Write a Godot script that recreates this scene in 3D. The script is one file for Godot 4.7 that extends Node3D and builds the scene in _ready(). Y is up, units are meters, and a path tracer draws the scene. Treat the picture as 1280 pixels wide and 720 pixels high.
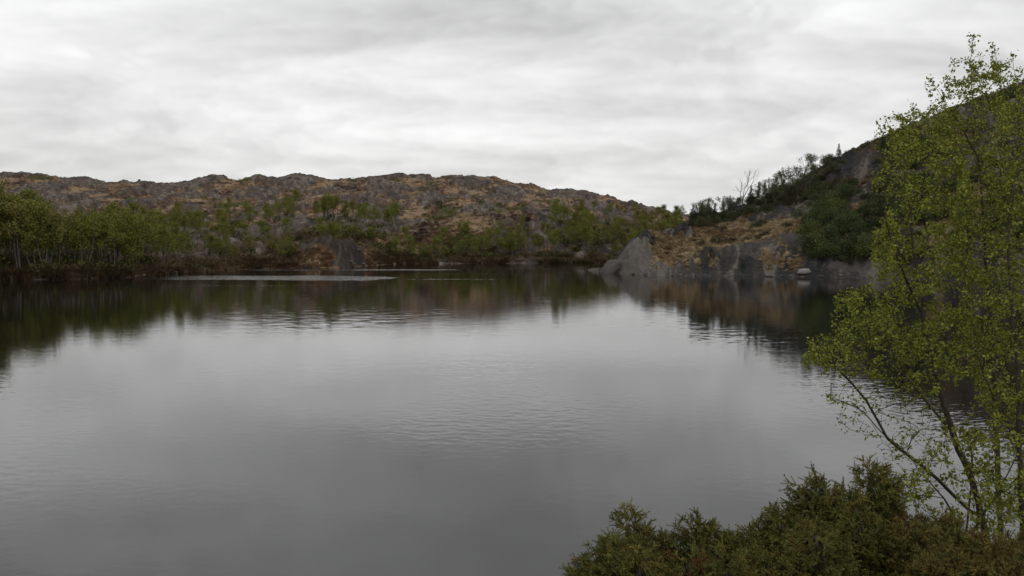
extends Node3D
# A still lake under an overcast sky: heath hills and birch woods beyond, a rocky hill to one side, juniper and birch on the bank.

const FOCAL := 1004.0      # focal length, in pixels of a 1280 wide picture
const EYE := 5.0           # metres above the lake
var pitch := atan(58.0 / 1004.0)
var rng := RandomNumberGenerator.new()
var used := {}

# ------------------------------------------------------------------ small helpers
func noise(seed_: int, wavelength: float, octaves := 4, gain := 0.5) -> FastNoiseLite:
	var n := FastNoiseLite.new()
	n.noise_type = FastNoiseLite.TYPE_SIMPLEX_SMOOTH
	n.seed = seed_
	n.frequency = 1.0 / wavelength
	n.fractal_type = FastNoiseLite.FRACTAL_FBM if octaves > 1 else FastNoiseLite.FRACTAL_NONE
	n.fractal_octaves = octaves
	n.fractal_gain = gain
	return n

func numbered(called: String) -> String:
	if not used.has(called):
		used[called] = 0
		return called
	used[called] += 1
	return "%s_%03d" % [called, used[called]]

func tag(o: Node, label := "", category := "", group := "", kind := "") -> void:
	if label: o.set_meta("label", label)
	if category: o.set_meta("category", category)
	if group: o.set_meta("group", group)
	if kind: o.set_meta("kind", kind)

# a surveyed bearing (picture column), sight line (picture row) and depth, as a point of the place
func W(px: float, py: float, depth: float) -> Vector3:
	var d := Vector3((px - 640.0) / FOCAL, (360.0 - py) / FOCAL, -1.0)
	d = d.rotated(Vector3.RIGHT, -pitch)
	d *= depth / -d.z
	return Vector3(0, EYE, 0) + d

func ux(px: float) -> float:
	return (px - 640.0) / FOCAL * cos(pitch)

func sight_h(py: float, depth: float) -> float:
	return W(640, py, depth).y

class Shape:
	var v := PackedVector3Array()
	var n := PackedVector3Array()
	var c := PackedColorArray()
	var i := PackedInt32Array()
	func commit(colored := true) -> ArrayMesh:
		var a := []
		a.resize(Mesh.ARRAY_MAX)
		a[Mesh.ARRAY_VERTEX] = v
		a[Mesh.ARRAY_NORMAL] = n
		if colored: a[Mesh.ARRAY_COLOR] = c
		a[Mesh.ARRAY_INDEX] = i
		var m := ArrayMesh.new()
		m.add_surface_from_arrays(Mesh.PRIMITIVE_TRIANGLES, a)
		return m
	func leaf(p: Vector3, d: Vector3, s: Vector3, length: float, width: float, col: Color) -> void:
		var nn := d.cross(s).normalized()
		var k := v.size()
		var m := p + d * length * 0.45
		v.append(p); v.append(m + s * width * 0.5 + nn * width * 0.12); v.append(p + d * length); v.append(m - s * width * 0.5 + nn * width * 0.12)
		for q in 4:
			n.append(nn); c.append(col)
		i.append(k); i.append(k + 1); i.append(k + 2)
		i.append(k); i.append(k + 2); i.append(k + 3)
	func tri(a: Vector3, b: Vector3, e: Vector3, col: Color) -> void:
		var k := v.size()
		var nn := (e - a).cross(b - a).normalized()
		v.append(a); v.append(b); v.append(e)
		for q in 3:
			n.append(nn); c.append(col)
		i.append(k); i.append(k + 1); i.append(k + 2)
	func tube(pts: PackedVector3Array, radii: PackedFloat32Array, sides: int, col := Color.WHITE) -> void:
		var k := v.size()
		var cnt := pts.size()
		for a in cnt:
			var t := (pts[mini(a + 1, cnt - 1)] - pts[maxi(a - 1, 0)]).normalized()
			var s := t.cross(Vector3(0.31, 0.17, 0.93)).normalized()
			var b := s.cross(t)
			for q in sides:
				var g := TAU * q / sides
				var o := s * cos(g) + b * sin(g)
				v.append(pts[a] + o * radii[a]); n.append(o); c.append(col)
		for a in cnt - 1:
			for q in sides:
				var e := k + a * sides
				var q2 := (q + 1) % sides
				i.append(e + q); i.append(e + q2); i.append(e + sides + q)
				i.append(e + q2); i.append(e + sides + q2); i.append(e + sides + q)

func mesh_node(called: String, mesh: Mesh, mat: Material, parent: Node) -> MeshInstance3D:
	var o := MeshInstance3D.new()
	o.name = called
	o.mesh = mesh
	o.material_override = mat
	parent.add_child(o, true)
	return o

func rdir() -> Vector3:
	while true:
		var d := Vector3(rng.randf_range(-1, 1), rng.randf_range(-1, 1), rng.randf_range(-1, 1))
		if d.length_squared() < 1.0 and d.length_squared() > 0.01: return d.normalized()
	return Vector3.UP

func side_of(d: Vector3) -> Vector3:
	var s := d.cross(rdir())
	return s.normalized() if s.length_squared() > 1e-4 else Vector3.RIGHT

func lin(r: float, g: float, b: float) -> Color:
	return Color(r, g, b)

# ------------------------------------------------------------------ materials
func srgb(r: float, g: float, b: float) -> Color:
	return Color(r, g, b).linear_to_srgb()

func grain_texture(seed_: int, wavelength: float, lo: float, hi: float, octaves := 5) -> ImageTexture:
	var f := noise(seed_, wavelength, octaves, 0.62)
	var img := f.get_seamless_image(512, 512)
	img.convert(Image.FORMAT_RGB8)
	for y in 512:
		for x in 512:
			var t := img.get_pixel(x, y).r
			var g := lerpf(lo, hi, t)
			img.set_pixel(x, y, Color(g, g, g))
	return ImageTexture.create_from_image(img)

func bump_texture(seed_: int, wavelength: float, octaves := 5) -> ImageTexture:
	return ImageTexture.create_from_image(noise(seed_, wavelength, octaves, 0.6).get_seamless_image(512, 512))

func ground_material(tile: float, bump_cm: float, seed_: int) -> StandardMaterial3D:
	var m := StandardMaterial3D.new()
	m.vertex_color_use_as_albedo = true
	m.albedo_texture = grain_texture(seed_, 70.0, 0.62, 1.0)
	m.uv1_triplanar = true
	m.uv1_world_triplanar = true
	m.uv1_scale = Vector3.ONE / tile
	m.roughness = 0.95
	m.metallic_specular = 0.25
	m.heightmap_enabled = true
	m.heightmap_texture = bump_texture(seed_ + 1, 60.0)
	m.heightmap_scale = bump_cm
	return m

func leaf_material(backlight: float) -> StandardMaterial3D:
	var m := StandardMaterial3D.new()
	m.vertex_color_use_as_albedo = true
	m.roughness = 0.75
	m.metallic_specular = 0.3
	m.cull_mode = BaseMaterial3D.CULL_DISABLED
	if backlight > 0.0:
		m.backlight_enabled = true
		m.backlight = Color(backlight, backlight, backlight * 0.6)
	return m

func bark_material(c: Color) -> StandardMaterial3D:
	var m := StandardMaterial3D.new()
	m.albedo_color = c
	m.albedo_texture = grain_texture(91, 40.0, 0.5, 1.0)
	m.uv1_triplanar = true
	m.uv1_scale = Vector3(3, 0.8, 3)
	m.roughness = 0.9
	m.metallic_specular = 0.2
	return m

# ------------------------------------------------------------------ the lie of the land, surveyed in rows from the shore to behind the ridge
# each row: bearing, depth, sight row (or, in the first row, just the shoreline)
var far_rows: Array = [
	[[-400, 70, 0], [-150, 88, 0], [0, 104, 0], [90, 106, 0], [170, 114, 0], [240, 133, 0], [320, 148, 0], [370, 153, 0], [430, 154, 0], [470, 170, 0], [500, 180, 0], [640, 186, 0], [760, 188, 0], [860, 196, 0], [1050, 205, 0]],
	[[-400, 76, 318], [-150, 92, 334], [0, 109, 338], [90, 112, 337], [170, 121, 333], [240, 140, 327], [320, 155, 323], [358, 158, 321], [372, 159, 314], [410, 160, 311], [450, 164, 313], [468, 177, 316], [500, 187, 322], [640, 193, 321], [760, 196, 323], [860, 204, 322], [1050, 215, 320]],
	[[-400, 120, 270], [-150, 135, 290], [0, 150, 300], [90, 155, 301], [170, 165, 302], [240, 182, 300], [320, 185, 298], [372, 180, 294], [430, 184, 294], [480, 205, 300], [500, 214, 288], [530, 218, 279], [570, 222, 270], [620, 226, 264], [660, 226, 264], [690, 224, 276], [720, 224, 293], [760, 225, 303], [860, 235, 305], [1050, 250, 300]],
	[[-400, 180, 250], [-150, 190, 268], [0, 200, 275], [170, 225, 283], [320, 245, 276], [430, 255, 272], [500, 258, 285], [570, 262, 282], [660, 262, 282], [720, 262, 291], [760, 265, 297], [860, 275, 294], [1050, 290, 290]],
	[[-400, 300, 235], [-150, 300, 243], [0, 310, 245], [170, 325, 250], [320, 335, 248], [430, 340, 250], [570, 345, 250], [660, 340, 256], [720, 335, 268], [800, 330, 280], [860, 330, 280], [1050, 340, 275]],
	[[-400, 400, 214], [-150, 410, 216], [0, 420, 220], [50, 420, 220], [100, 424, 223], [150, 428, 228], [205, 432, 231], [230, 434, 229], [248, 436, 225], [275, 438, 223], [298, 440, 224], [312, 441, 221], [326, 442, 217], [340, 444, 222], [352, 446, 226], [370, 448, 221], [400, 450, 223], [430, 455, 225], [460, 460, 223], [500, 465, 221], [540, 470, 223], [562, 470, 220], [600, 470, 221], [620, 468, 220], [640, 465, 229], [660, 462, 233], [690, 455, 239], [720, 445, 242], [750, 435, 245], [770, 430, 249], [800, 420, 256], [850, 400, 268], [900, 390, 272], [1050, 390, 270]],
]
var right_rows: Array = [
	[[735, 140, 0], [752, 134, 0], [770, 128, 0], [800, 119, 0], [850, 117, 0], [900, 116, 0], [1000, 113, 0], [1100, 109, 0], [1200, 104, 0], [1300, 98, 0], [1450, 86, 0], [1700, 70, 0]],
	[[735, 143, 346], [752, 138, 342], [770, 133, 336], [786, 130, 318], [798, 132, 307], [812, 133, 310], [826, 133, 320], [850, 133, 321], [880, 132, 316], [910, 132, 311], [950, 132, 303], [1000, 130, 292], [1050, 129, 283], [1100, 127, 276], [1200, 121, 268], [1300, 116, 260], [1450, 105, 245], [1700, 88, 230]],
	[[735, 147, 350], [752, 143, 345], [770, 139, 330], [790, 141, 306], [810, 140, 295], [830, 140, 291], [860, 141, 288], [900, 144, 281], [950, 146, 269], [1000, 146, 261], [1050, 144, 250], [1100, 142, 238], [1200, 137, 222], [1300, 132, 205], [1450, 122, 175], [1700, 107, 130]],
	[[735, 155, 352], [752, 152, 350], [770, 150, 340], [800, 148, 315], [830, 148, 297], [855, 150, 284], [875, 154, 273], [900, 158, 266], [930, 162, 257], [960, 166, 246], [985, 168, 236], [1010, 168, 219], [1030, 168, 206], [1050, 168, 194], [1080, 170, 180], [1110, 172, 166], [1150, 174, 150], [1200, 175, 129], [1280, 176, 101], [1400, 170, 60], [1700, 160, 10]],
]

func column(rows: Array, px: float) -> Array:
	var zs := PackedFloat32Array()
	var hs := PackedFloat32Array()
	for k in rows.size():
		var r: Array = rows[k]
		var j := 0
		while j < r.size() - 2 and px > r[j + 1][0]: j += 1
		var t := clampf((px - r[j][0]) / (r[j + 1][0] - r[j][0]), 0.0, 1.0)
		var z := lerpf(r[j][1], r[j + 1][1], t)
		var h := 0.0 if k == 0 else sight_h(lerpf(r[j][2], r[j + 1][2], t), z)
		if k == 0:
			zs.append(z - 14.0); hs.append(-2.5)
		zs.append(z); hs.append(h)
	var last := zs.size() - 1
	zs.append(zs[last] + 50.0); hs.append(hs[last] - 5.0)
	zs.append(zs[last] + 260.0); hs.append(minf(hs[last] - 14.0, 18.0))
	return [zs, hs]

# height and the row coordinate (0 at the shore)
func lay(col: Array, z: float) -> Vector2:
	var zs: PackedFloat32Array = col[0]
	var hs: PackedFloat32Array = col[1]
	var k := 0
	while k < zs.size() - 2 and z > zs[k + 1]: k += 1
	var t := clampf((z - zs[k]) / (zs[k + 1] - zs[k]), 0.0, 1.0)
	var s := lerpf(t, t * t * (3.0 - 2.0 * t), 0.55)
	return Vector2(lerpf(hs[k], hs[k + 1], s), float(k - 1) + t)

var n_big: FastNoiseLite
var n_rock: FastNoiseLite
var n_rock2: FastNoiseLite
var n_fine: FastNoiseLite
var n_tint: FastNoiseLite
var n_patch: FastNoiseLite
var n_streak: FastNoiseLite
var n_knoll: FastNoiseLite
var n_slab: FastNoiseLite

func sstep(a: float, b: float, x: float) -> float:
	return smoothstep(a, b, x)

# (height, share of bare rock)
func far_ground(px: float, z: float, col: Array) -> Vector3:
	var b := lay(col, z)
	var x := ux(px) * z
	var t := clampf((b.y) / 0.8, 0.0, 1.0)
	var cragland := sstep(480, 520, px) * (1.0 - sstep(690, 740, px)) * sstep(1.3, 1.8, b.y) * (1.0 - sstep(2.2, 2.7, b.y))
	var headland := sstep(362, 376, px) * (1.0 - sstep(455, 475, px)) * sstep(0.02, 0.2, b.y) * (1.0 - sstep(1.5, 1.9, b.y))
	var k1 := absf(n_knoll.get_noise_2d(x * 0.8, z * 1.5))
	var k2 := absf(n_knoll.get_noise_2d(x * 2.3 + 90.0, z * 3.2))
	var r := 1.2 * n_rock.get_noise_2d(x * 0.9, z * 0.42) + 0.55 * k1 + 0.35 * n_rock2.get_noise_2d(x * 0.8, z * 0.5) - 0.21
	r += 0.06 * sstep(3.6, 5.0, b.y) + 0.2 * cragland + 0.5 * headland - 0.2 * sstep(740, 800, px)
	var m := sstep(0.03, 0.13, r)
	var m2 := sstep(0.2, 0.32, r)
	var h := b.x
	var d := n_big.get_noise_2d(x, z) * 2.0 * sstep(1.2, 2.5, b.y) * (1.0 - 0.6 * sstep(4.4, 5.0, b.y))
	d += m * 0.6 + m2 * 0.7 + k1 * 2.1 + k2 * 0.9 * m - 0.85 - 0.35 * m * sstep(0.0, 0.05, 0.05 - absf(n_streak.get_noise_2d(x * 0.55, z * 0.4)))
	d += n_fine.get_noise_2d(x, z) * 0.28
	if headland > 0.0:
		# broken ledges and clefts
		var e := n_streak.get_noise_3d(x * 1.1, b.x * 1.6, z * 0.5)
		d += headland * (0.9 * n_rock2.get_noise_2d(x * 0.9, z * 0.9) + 0.5 * e - 0.8 * sstep(0.0, 0.12, 0.1 - absf(n_streak.get_noise_2d(x * 0.7 + 50.0, z * 0.3))))
	h += d * t
	if b.y < 0.0: h = minf(h, -0.1 + b.y)
	return Vector3(h, m, b.y)

func right_ground(px: float, z: float, col: Array) -> Vector3:
	var b := lay(col, z)
	var x := ux(px) * z
	var t := clampf(b.y / 0.35, 0.0, 1.0)
	# tilted slabs, dipping to one side
	var along := (x + b.x) * 0.707
	var across := (b.x - x) * 0.707
	var slab := absf(n_slab.get_noise_3d(across * 1.25, along * 0.2, 0.0)) - 0.25
	var slab2 := absf(n_slab.get_noise_3d(across * 3.0 + 40.0, along * 0.4, 0.0)) - 0.25
	var lower := 1.0 - sstep(0.95, 1.2, 0.75 * (1.0 - sstep(825, 880, px)) + b.y + 0.25 * n_patch.get_noise_2d(x * 1.5, z))
	var nose := 1.0 - sstep(806, 826, px + 10.0 * n_patch.get_noise_2d(x * 2.0, z * 2.0))
	var upper := sstep(1.5, 1.75, b.y) * sstep(0.05, 0.2, n_patch.get_noise_2d(x * 0.8 + 9.0, z * 0.8) + 0.2 * sstep(1015, 1060, px) - 0.08 + 0.3 * sstep(940, 985, px) * (1.0 - sstep(2.1, 2.3, b.y)))
	var rag := n_fine.get_noise_2d(x * 2.5, z * 2.5)
	var grassy := sstep(0.04, 0.12, n_streak.get_noise_3d(across * 1.3 + 77.0, along * 0.3, 3.0) + 0.3 * rag - 0.06)
	var crack := sstep(0.0, 0.06, 0.06 - absf(n_streak.get_noise_3d(across * 0.9 + 20.0, along * 0.2, z * 0.1)))
	var m := clampf(maxf(maxf(lower * (1.0 - grassy * sstep(0.12, 0.3, b.y)), nose), upper), 0.0, 1.0)
	var h := b.x + t * (m * (2.6 * slab + 0.9 * slab2 + 0.6 - 0.3 * crack) + (0.3 - 0.15 * m) * n_fine.get_noise_2d(x * 1.4, z * 1.4) + (0.5 - 0.35 * m) * n_rock2.get_noise_2d(x, z))
	if b.y < 0.0: h = minf(h, -0.1 + b.y)
	return Vector3(h, m, b.y)

func land_y(right: bool, px: float, z: float) -> float:
	var g := right_ground(px, z, column(right_rows, px)) if right else far_ground(px, z, column(far_rows, px))
	return g.x

func far_color(px: float, x: float, z: float, g: Vector3) -> Color:
	var a := n_tint.get_noise_2d(x, z * 0.5)
	var b := n_patch.get_noise_2d(x, z * 0.5)
	var f := n_fine.get_noise_2d(x * 1.6, z * 0.8)
	# rust heather, brown bog, tan dead grass, a little moss
	var heath := lin(0.125, 0.082, 0.056).lerp(lin(0.225, 0.13, 0.078), sstep(-0.25, 0.15, a + 0.5 * f))
	heath = heath.lerp(lin(0.33, 0.235, 0.145), sstep(0.06, 0.26, b + 0.6 * f))
	heath = heath.lerp(lin(0.07, 0.05, 0.036), sstep(0.14, 0.36, -b - 0.5 * f))
	heath = heath.lerp(lin(0.085, 0.088, 0.032), sstep(0.2, 0.4, a * 0.7 - b * 0.6))
	var rock := lin(0.115, 0.09, 0.076).lerp(lin(0.225, 0.19, 0.162), sstep(-0.1, 0.4, f + 0.5 * a))
	rock = rock.lerp(lin(0.055, 0.048, 0.046), sstep(0.12, 0.4, n_streak.get_noise_2d(x * 0.9, z * 0.6)))
	# the headland is of darker, browner rock
	var hd := sstep(362, 376, px) * (1.0 - sstep(455, 475, px)) * (1.0 - sstep(1.5, 1.9, g.z))
	rock = rock.lerp(lin(0.06, 0.048, 0.042).lerp(lin(0.115, 0.095, 0.08), sstep(0.0, 0.3, f)), hd)
	return heath.lerp(rock, sstep(0.35, 0.65, g.y + 0.9 * f))

func right_color(px: float, x: float, z: float, g: Vector3) -> Color:
	var a := n_tint.get_noise_2d(x * 2.0, z * 2.0)
	var f := n_fine.get_noise_2d(x * 4.0, z * 4.0)
	var b := n_patch.get_noise_2d(x * 2.0 + 31.0, z * 2.0)
	var heath := lin(0.35, 0.265, 0.155).lerp(lin(0.22, 0.15, 0.085), sstep(0.0, 0.4, a))
	heath = heath.lerp(lin(0.09, 0.065, 0.04), sstep(0.1, 0.35, b + 0.3 * f))
	var brush := lin(0.06, 0.052, 0.03).lerp(lin(0.13, 0.085, 0.05), sstep(0.0, 0.4, a))
	heath = heath.lerp(brush, sstep(1.75, 2.2, g.z + 0.5 * b))
	var along := (x + g.x) * 0.707
	var across := (g.x - x) * 0.707
	var st := 1.3 * n_streak.get_noise_3d(across * 2.4 + 11.0, along * 0.2, 0.0)
	var rock := lin(0.052, 0.044, 0.04).lerp(lin(0.16, 0.14, 0.122), sstep(0.18, 0.4, st + 0.25 * f + 0.1 * a))
	rock = rock.lerp(lin(0.028, 0.028, 0.03), sstep(0.08, 0.3, -st - 0.2 * a))
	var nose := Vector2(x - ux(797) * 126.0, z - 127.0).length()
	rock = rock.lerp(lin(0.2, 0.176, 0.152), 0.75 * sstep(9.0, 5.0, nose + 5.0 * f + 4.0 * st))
	rock = rock.lerp(lin(0.17, 0.152, 0.138), 0.4 * sstep(0.0, 0.35, n_tint.get_noise_2d(x * 1.3 + 60.0, z * 0.7) + 0.3 * f))
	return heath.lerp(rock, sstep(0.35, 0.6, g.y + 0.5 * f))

func build_terrain(called: String, right: bool, cols: PackedFloat32Array, steps: PackedFloat32Array, mat: Material) -> void:
	var s := Shape.new()
	var nr := steps.size()
	var rows: Array = right_rows if right else far_rows
	for px in cols:
		var col := column(rows, px)
		var zs: PackedFloat32Array = col[0]
		var last := zs.size() - 1
		for q in steps:
			var k := mini(int(q), last - 1)
			var z := lerpf(zs[k], zs[k + 1], q - k)
			var x := ux(px) * z
			var g := right_ground(px, z, col) if right else far_ground(px, z, col)
			s.v.append(Vector3(x, g.x, -z))
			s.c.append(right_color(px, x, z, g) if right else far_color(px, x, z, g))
	s.n.resize(s.v.size())
	for ci in cols.size():
		for ri in nr:
			var k := ci * nr + ri
			var dx := s.v[k + (nr if ci < cols.size() - 1 else 0)] - s.v[k - (nr if ci > 0 else 0)]
			var dz := s.v[k + (1 if ri < nr - 1 else 0)] - s.v[k - (1 if ri > 0 else 0)]
			var nn := dx.cross(dz).normalized()
			s.n[k] = nn if nn.y > 0.0 else -nn
			if ci < cols.size() - 1 and ri < nr - 1:
				s.i.append(k); s.i.append(k + 1); s.i.append(k + nr)
				s.i.append(k + nr); s.i.append(k + 1); s.i.append(k + nr + 1)
	tag(mesh_node(called, s.commit(), mat, self), "", "", "", "structure")

# ------------------------------------------------------------------ the near bank
func bank_y(x: float, z: float) -> float:
	var shore := lerpf(8.2, 11.3, sstep(0.5, 5.0, x))
	var t := clampf(z / shore, -1.5, 1.6)
	var h := 3.3 - 3.3 * (t * t * 0.55 + t * 0.45) if t > 0.0 else 3.3 - t * 0.9
	h += 0.35 * sstep(1.0, 4.0, x) * sstep(1.0, 5.0, z) * (1.0 - sstep(0.8, 1.0, t))
	h += 0.12 * n_fine.get_noise_2d(x * 2.0, z * 2.0) + 0.1 * n_rock2.get_noise_2d(x * 3.0, z * 3.0)
	return h

func build_bank(mat: Material) -> void:
	var s := Shape.new()
	var nx := 150
	var nz := 110
	for a in nx:
		for b in nz:
			var x := lerpf(-26.0, 34.0, a / float(nx - 1))
			var z := lerpf(-22.0, 17.0, b / float(nz - 1))
			s.v.append(Vector3(x, bank_y(x, z), -z))
			var f := n_fine.get_noise_2d(x * 5.0, z * 5.0)
			var t := n_tint.get_noise_2d(x * 8.0, z * 8.0)
			s.c.append(lin(0.09, 0.06, 0.035).lerp(lin(0.10, 0.095, 0.035), sstep(-0.1, 0.3, t)).lerp(lin(0.16, 0.145, 0.13), sstep(0.2, 0.35, f)))
	s.n.resize(s.v.size())
	for a in nx:
		for b in nz:
			var k := a * nz + b
			var dx := s.v[k + (nz if a < nx - 1 else 0)] - s.v[k - (nz if a > 0 else 0)]
			var dz := s.v[k + (1 if b < nz - 1 else 0)] - s.v[k - (1 if b > 0 else 0)]
			var nn := dx.cross(dz).normalized()
			s.n[k] = nn if nn.y > 0.0 else -nn
			if a < nx - 1 and b < nz - 1:
				s.i.append(k); s.i.append(k + 1); s.i.append(k + nz)
				s.i.append(k + nz); s.i.append(k + 1); s.i.append(k + nz + 1)
	tag(mesh_node("bank_ground", s.commit(), mat, self), "", "", "", "structure")

# ------------------------------------------------------------------ the lake
# gusts that roughen the water: centre bearing, near and far depth, half width in bearing, slope
var gusts: Array = [
	[325, 110, 7.5, 178, 3.6], [430, 142, 4.0, 150, 3.2], [235, 91, 1.0, 70, 0.9], [345, 91, 0.9, 60, 0.9],
	[690, 178, 3.0, 90, 2.4], [690, 147, 1.2, 90, 1.6], [560, 106, 1.0, 60, 1.6], [640, 122, 1.0, 110, 0.9],
]

func build_water() -> void:
	rng.seed = 9
	var ripple := noise(301, 0.7, 3, 0.6)
	var swell := noise(304, 1.3, 3, 0.6)
	var calm := noise(302, 9.0, 2, 0.5)
	var edge := noise(303, 6.0, 3, 0.6)
	var s := Shape.new()
	var cols := PackedFloat32Array()
	var p := -420.0
	while p < 1760.0:
		cols.append(p)
		p += 3.0 if (p > -20.0 and p < 1300.0) else 12.0
	var zz := PackedFloat32Array()
	var z := 4.0
	while z < 262.0:
		zz.append(z)
		z += maxf(0.07, z * 0.0052)
	var nr := zz.size()
	var level := PackedInt32Array()
	var tris: Array = [PackedInt32Array(), PackedInt32Array(), PackedInt32Array(), PackedInt32Array()]
	for px in cols:
		var u := ux(px)
		for zi in zz:
			var x := u * zi
			var lull := 0.35 + 1.3 * sstep(-0.15, 0.4, calm.get_noise_2d(x * 0.5, zi * 0.3))
			var near := 0.0022 * lull * (1.0 - sstep(24.0, 60.0, zi))
			var wide := 0.0022 * lull * sstep(14.0, 40.0, zi)
			var gust := 0.0
			if zi > 80.0:
				for g in gusts:
					var dz: float = (zi - g[1] + 2.0 * g[2] * 0.25 * edge.get_noise_2d(x * 0.25, zi * 0.6)) / g[2]
					var dp: float = (px - g[0]) / g[3]
					var q := dz * dz + dp * dp * dp * dp
					if q < 1.0: gust = maxf(gust, g[4] * sstep(0.0, 0.4, 1.0 - q) * (1.0 + 0.9 * edge.get_noise_2d(x * 0.35, zi * 2.0)))
			level.append(int(clampf(floor(gust + rng.randf()), 0.0, 3.0)))
			var e := 0.12
			var h0 := ripple.get_noise_2d(x, zi * 2.2)
			var hx := (ripple.get_noise_2d(x + e, zi * 2.2) - h0) / e * near
			var hz := (ripple.get_noise_2d(x, (zi + e) * 2.2) - h0) / e * near
			if wide > 0.0:
				e = 0.4
				h0 = swell.get_noise_2d(x * 0.55, zi)
				hx += (swell.get_noise_2d((x + e) * 0.55, zi) - h0) / e * wide * 1.6
				hz += (swell.get_noise_2d(x * 0.55, zi + e) - h0) / e * wide * 1.6
			s.v.append(Vector3(x, h0 * 0.002, -zi))
			s.n.append(Vector3(-hx, 1.0, hz).normalized())
	for ci in cols.size() - 1:
		for ri in nr - 1:
			var k := ci * nr + ri
			tris[level[k]].append_array(PackedInt32Array([k, k + 1, k + nr, k + nr, k + 1, k + nr + 1]))
	var img := noise(310, 46.0, 4, 0.6).get_seamless_image(1024, 1024)
	img.bump_map_to_normal_map(9.0)
	var ripples := ImageTexture.create_from_image(img)
	var m := ArrayMesh.new()
	for l in 4:
		# one sheet of water; where a gust touches it the ripples stand higher. Each grade keeps only the points it uses
		var at := {}
		var vv := PackedVector3Array()
		var nn := PackedVector3Array()
		var ii := PackedInt32Array()
		for k in tris[l]:
			if not at.has(k):
				at[k] = vv.size()
				vv.append(s.v[k]); nn.append(s.n[k])
			ii.append(at[k])
		if ii.is_empty(): continue
		var a := []
		a.resize(Mesh.ARRAY_MAX)
		a[Mesh.ARRAY_VERTEX] = vv
		a[Mesh.ARRAY_NORMAL] = nn
		a[Mesh.ARRAY_INDEX] = ii
		m.add_surface_from_arrays(Mesh.PRIMITIVE_TRIANGLES, a)
		var w := StandardMaterial3D.new()
		w.albedo_color = srgb(0.006, 0.006, 0.006)
		w.roughness = 0.0
		w.refraction_enabled = true
		w.refraction_scale = 0.05
		w.metallic_specular = 0.5
		w.normal_enabled = true
		w.normal_texture = ripples
		w.normal_scale = [0.02, 0.07, 0.2, 0.38][l]
		w.uv1_triplanar = true
		w.uv1_world_triplanar = true
		w.uv1_scale = Vector3(1.0 / 4.6, 1.0 / 4.6, 1.0 / 2.3)
		m.surface_set_material(m.get_surface_count() - 1, w)
	tag(mesh_node("lake_water", m, null, self), "", "", "", "structure")

# ------------------------------------------------------------------ sky
func build_sky() -> Sky:
	var wd := 2048
	var ht := 1024
	var img := Image.create(wd, ht, false, Image.FORMAT_RGBF)
	img.fill(Color(0.30, 0.29, 0.27))
	var big := noise(21, 2.0, 3, 0.5)
	var mid := noise(22, 0.62, 5, 0.55)
	var fil := noise(23, 0.16, 4, 0.55)
	for y in ht / 2 + 2:
		var el := (0.5 - (y + 0.5) / ht) * PI
		var se := maxf(sin(el), 0.0)
		var dist := 1.0 / (se + 0.2)
		var ce := cos(el) * dist
		for x in wd:
			var az := (x + 0.5) / wd * TAU
			var px := ce * sin(az)
			var pz := ce * cos(az)
			var b := big.get_noise_2d(px + 3.7, pz * 1.5)
			var m := mid.get_noise_2d(px + b * 0.8, pz * 1.25)
			var f := fil.get_noise_2d(px + m * 0.3, pz * 1.2)
			var g := 0.785 + 0.26 * b + 0.19 * m + 0.08 * f
			g = lerpf(g, 0.80, 0.55 * exp(-se * 14.0))
			g = clampf(g, 0.5, 0.98)
			var warm := 0.012 * exp(-se * 8.0)
			img.set_pixel(x, y, Color(g * (0.992 + warm), g, g * (1.0 - warm * 1.5)))
	var mat := PanoramaSkyMaterial.new()
	mat.panorama = ImageTexture.create_from_image(img)
	var sky := Sky.new()
	sky.sky_material = mat
	return sky

# ------------------------------------------------------------------ plants, one mesh of each kind
var m_leaf: StandardMaterial3D
var m_needle: StandardMaterial3D
var m_bark_pale: StandardMaterial3D
var m_bark_dark: StandardMaterial3D

func limb(s: Shape, from: Vector3, to: Vector3, r0: float, r1: float, sides: int, sag := 0.0) -> PackedVector3Array:
	var pts := PackedVector3Array()
	var rr := PackedFloat32Array()
	var steps := 4
	var off := rdir() * from.distance_to(to) * 0.07
	for k in steps + 1:
		var t := k / float(steps)
		pts.append(from.lerp(to, t) + off * sin(t * PI) + Vector3.UP * sag * sin(t * PI))
		rr.append(lerpf(r0, r1, t))
	s.tube(pts, rr, sides)
	return pts

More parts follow.
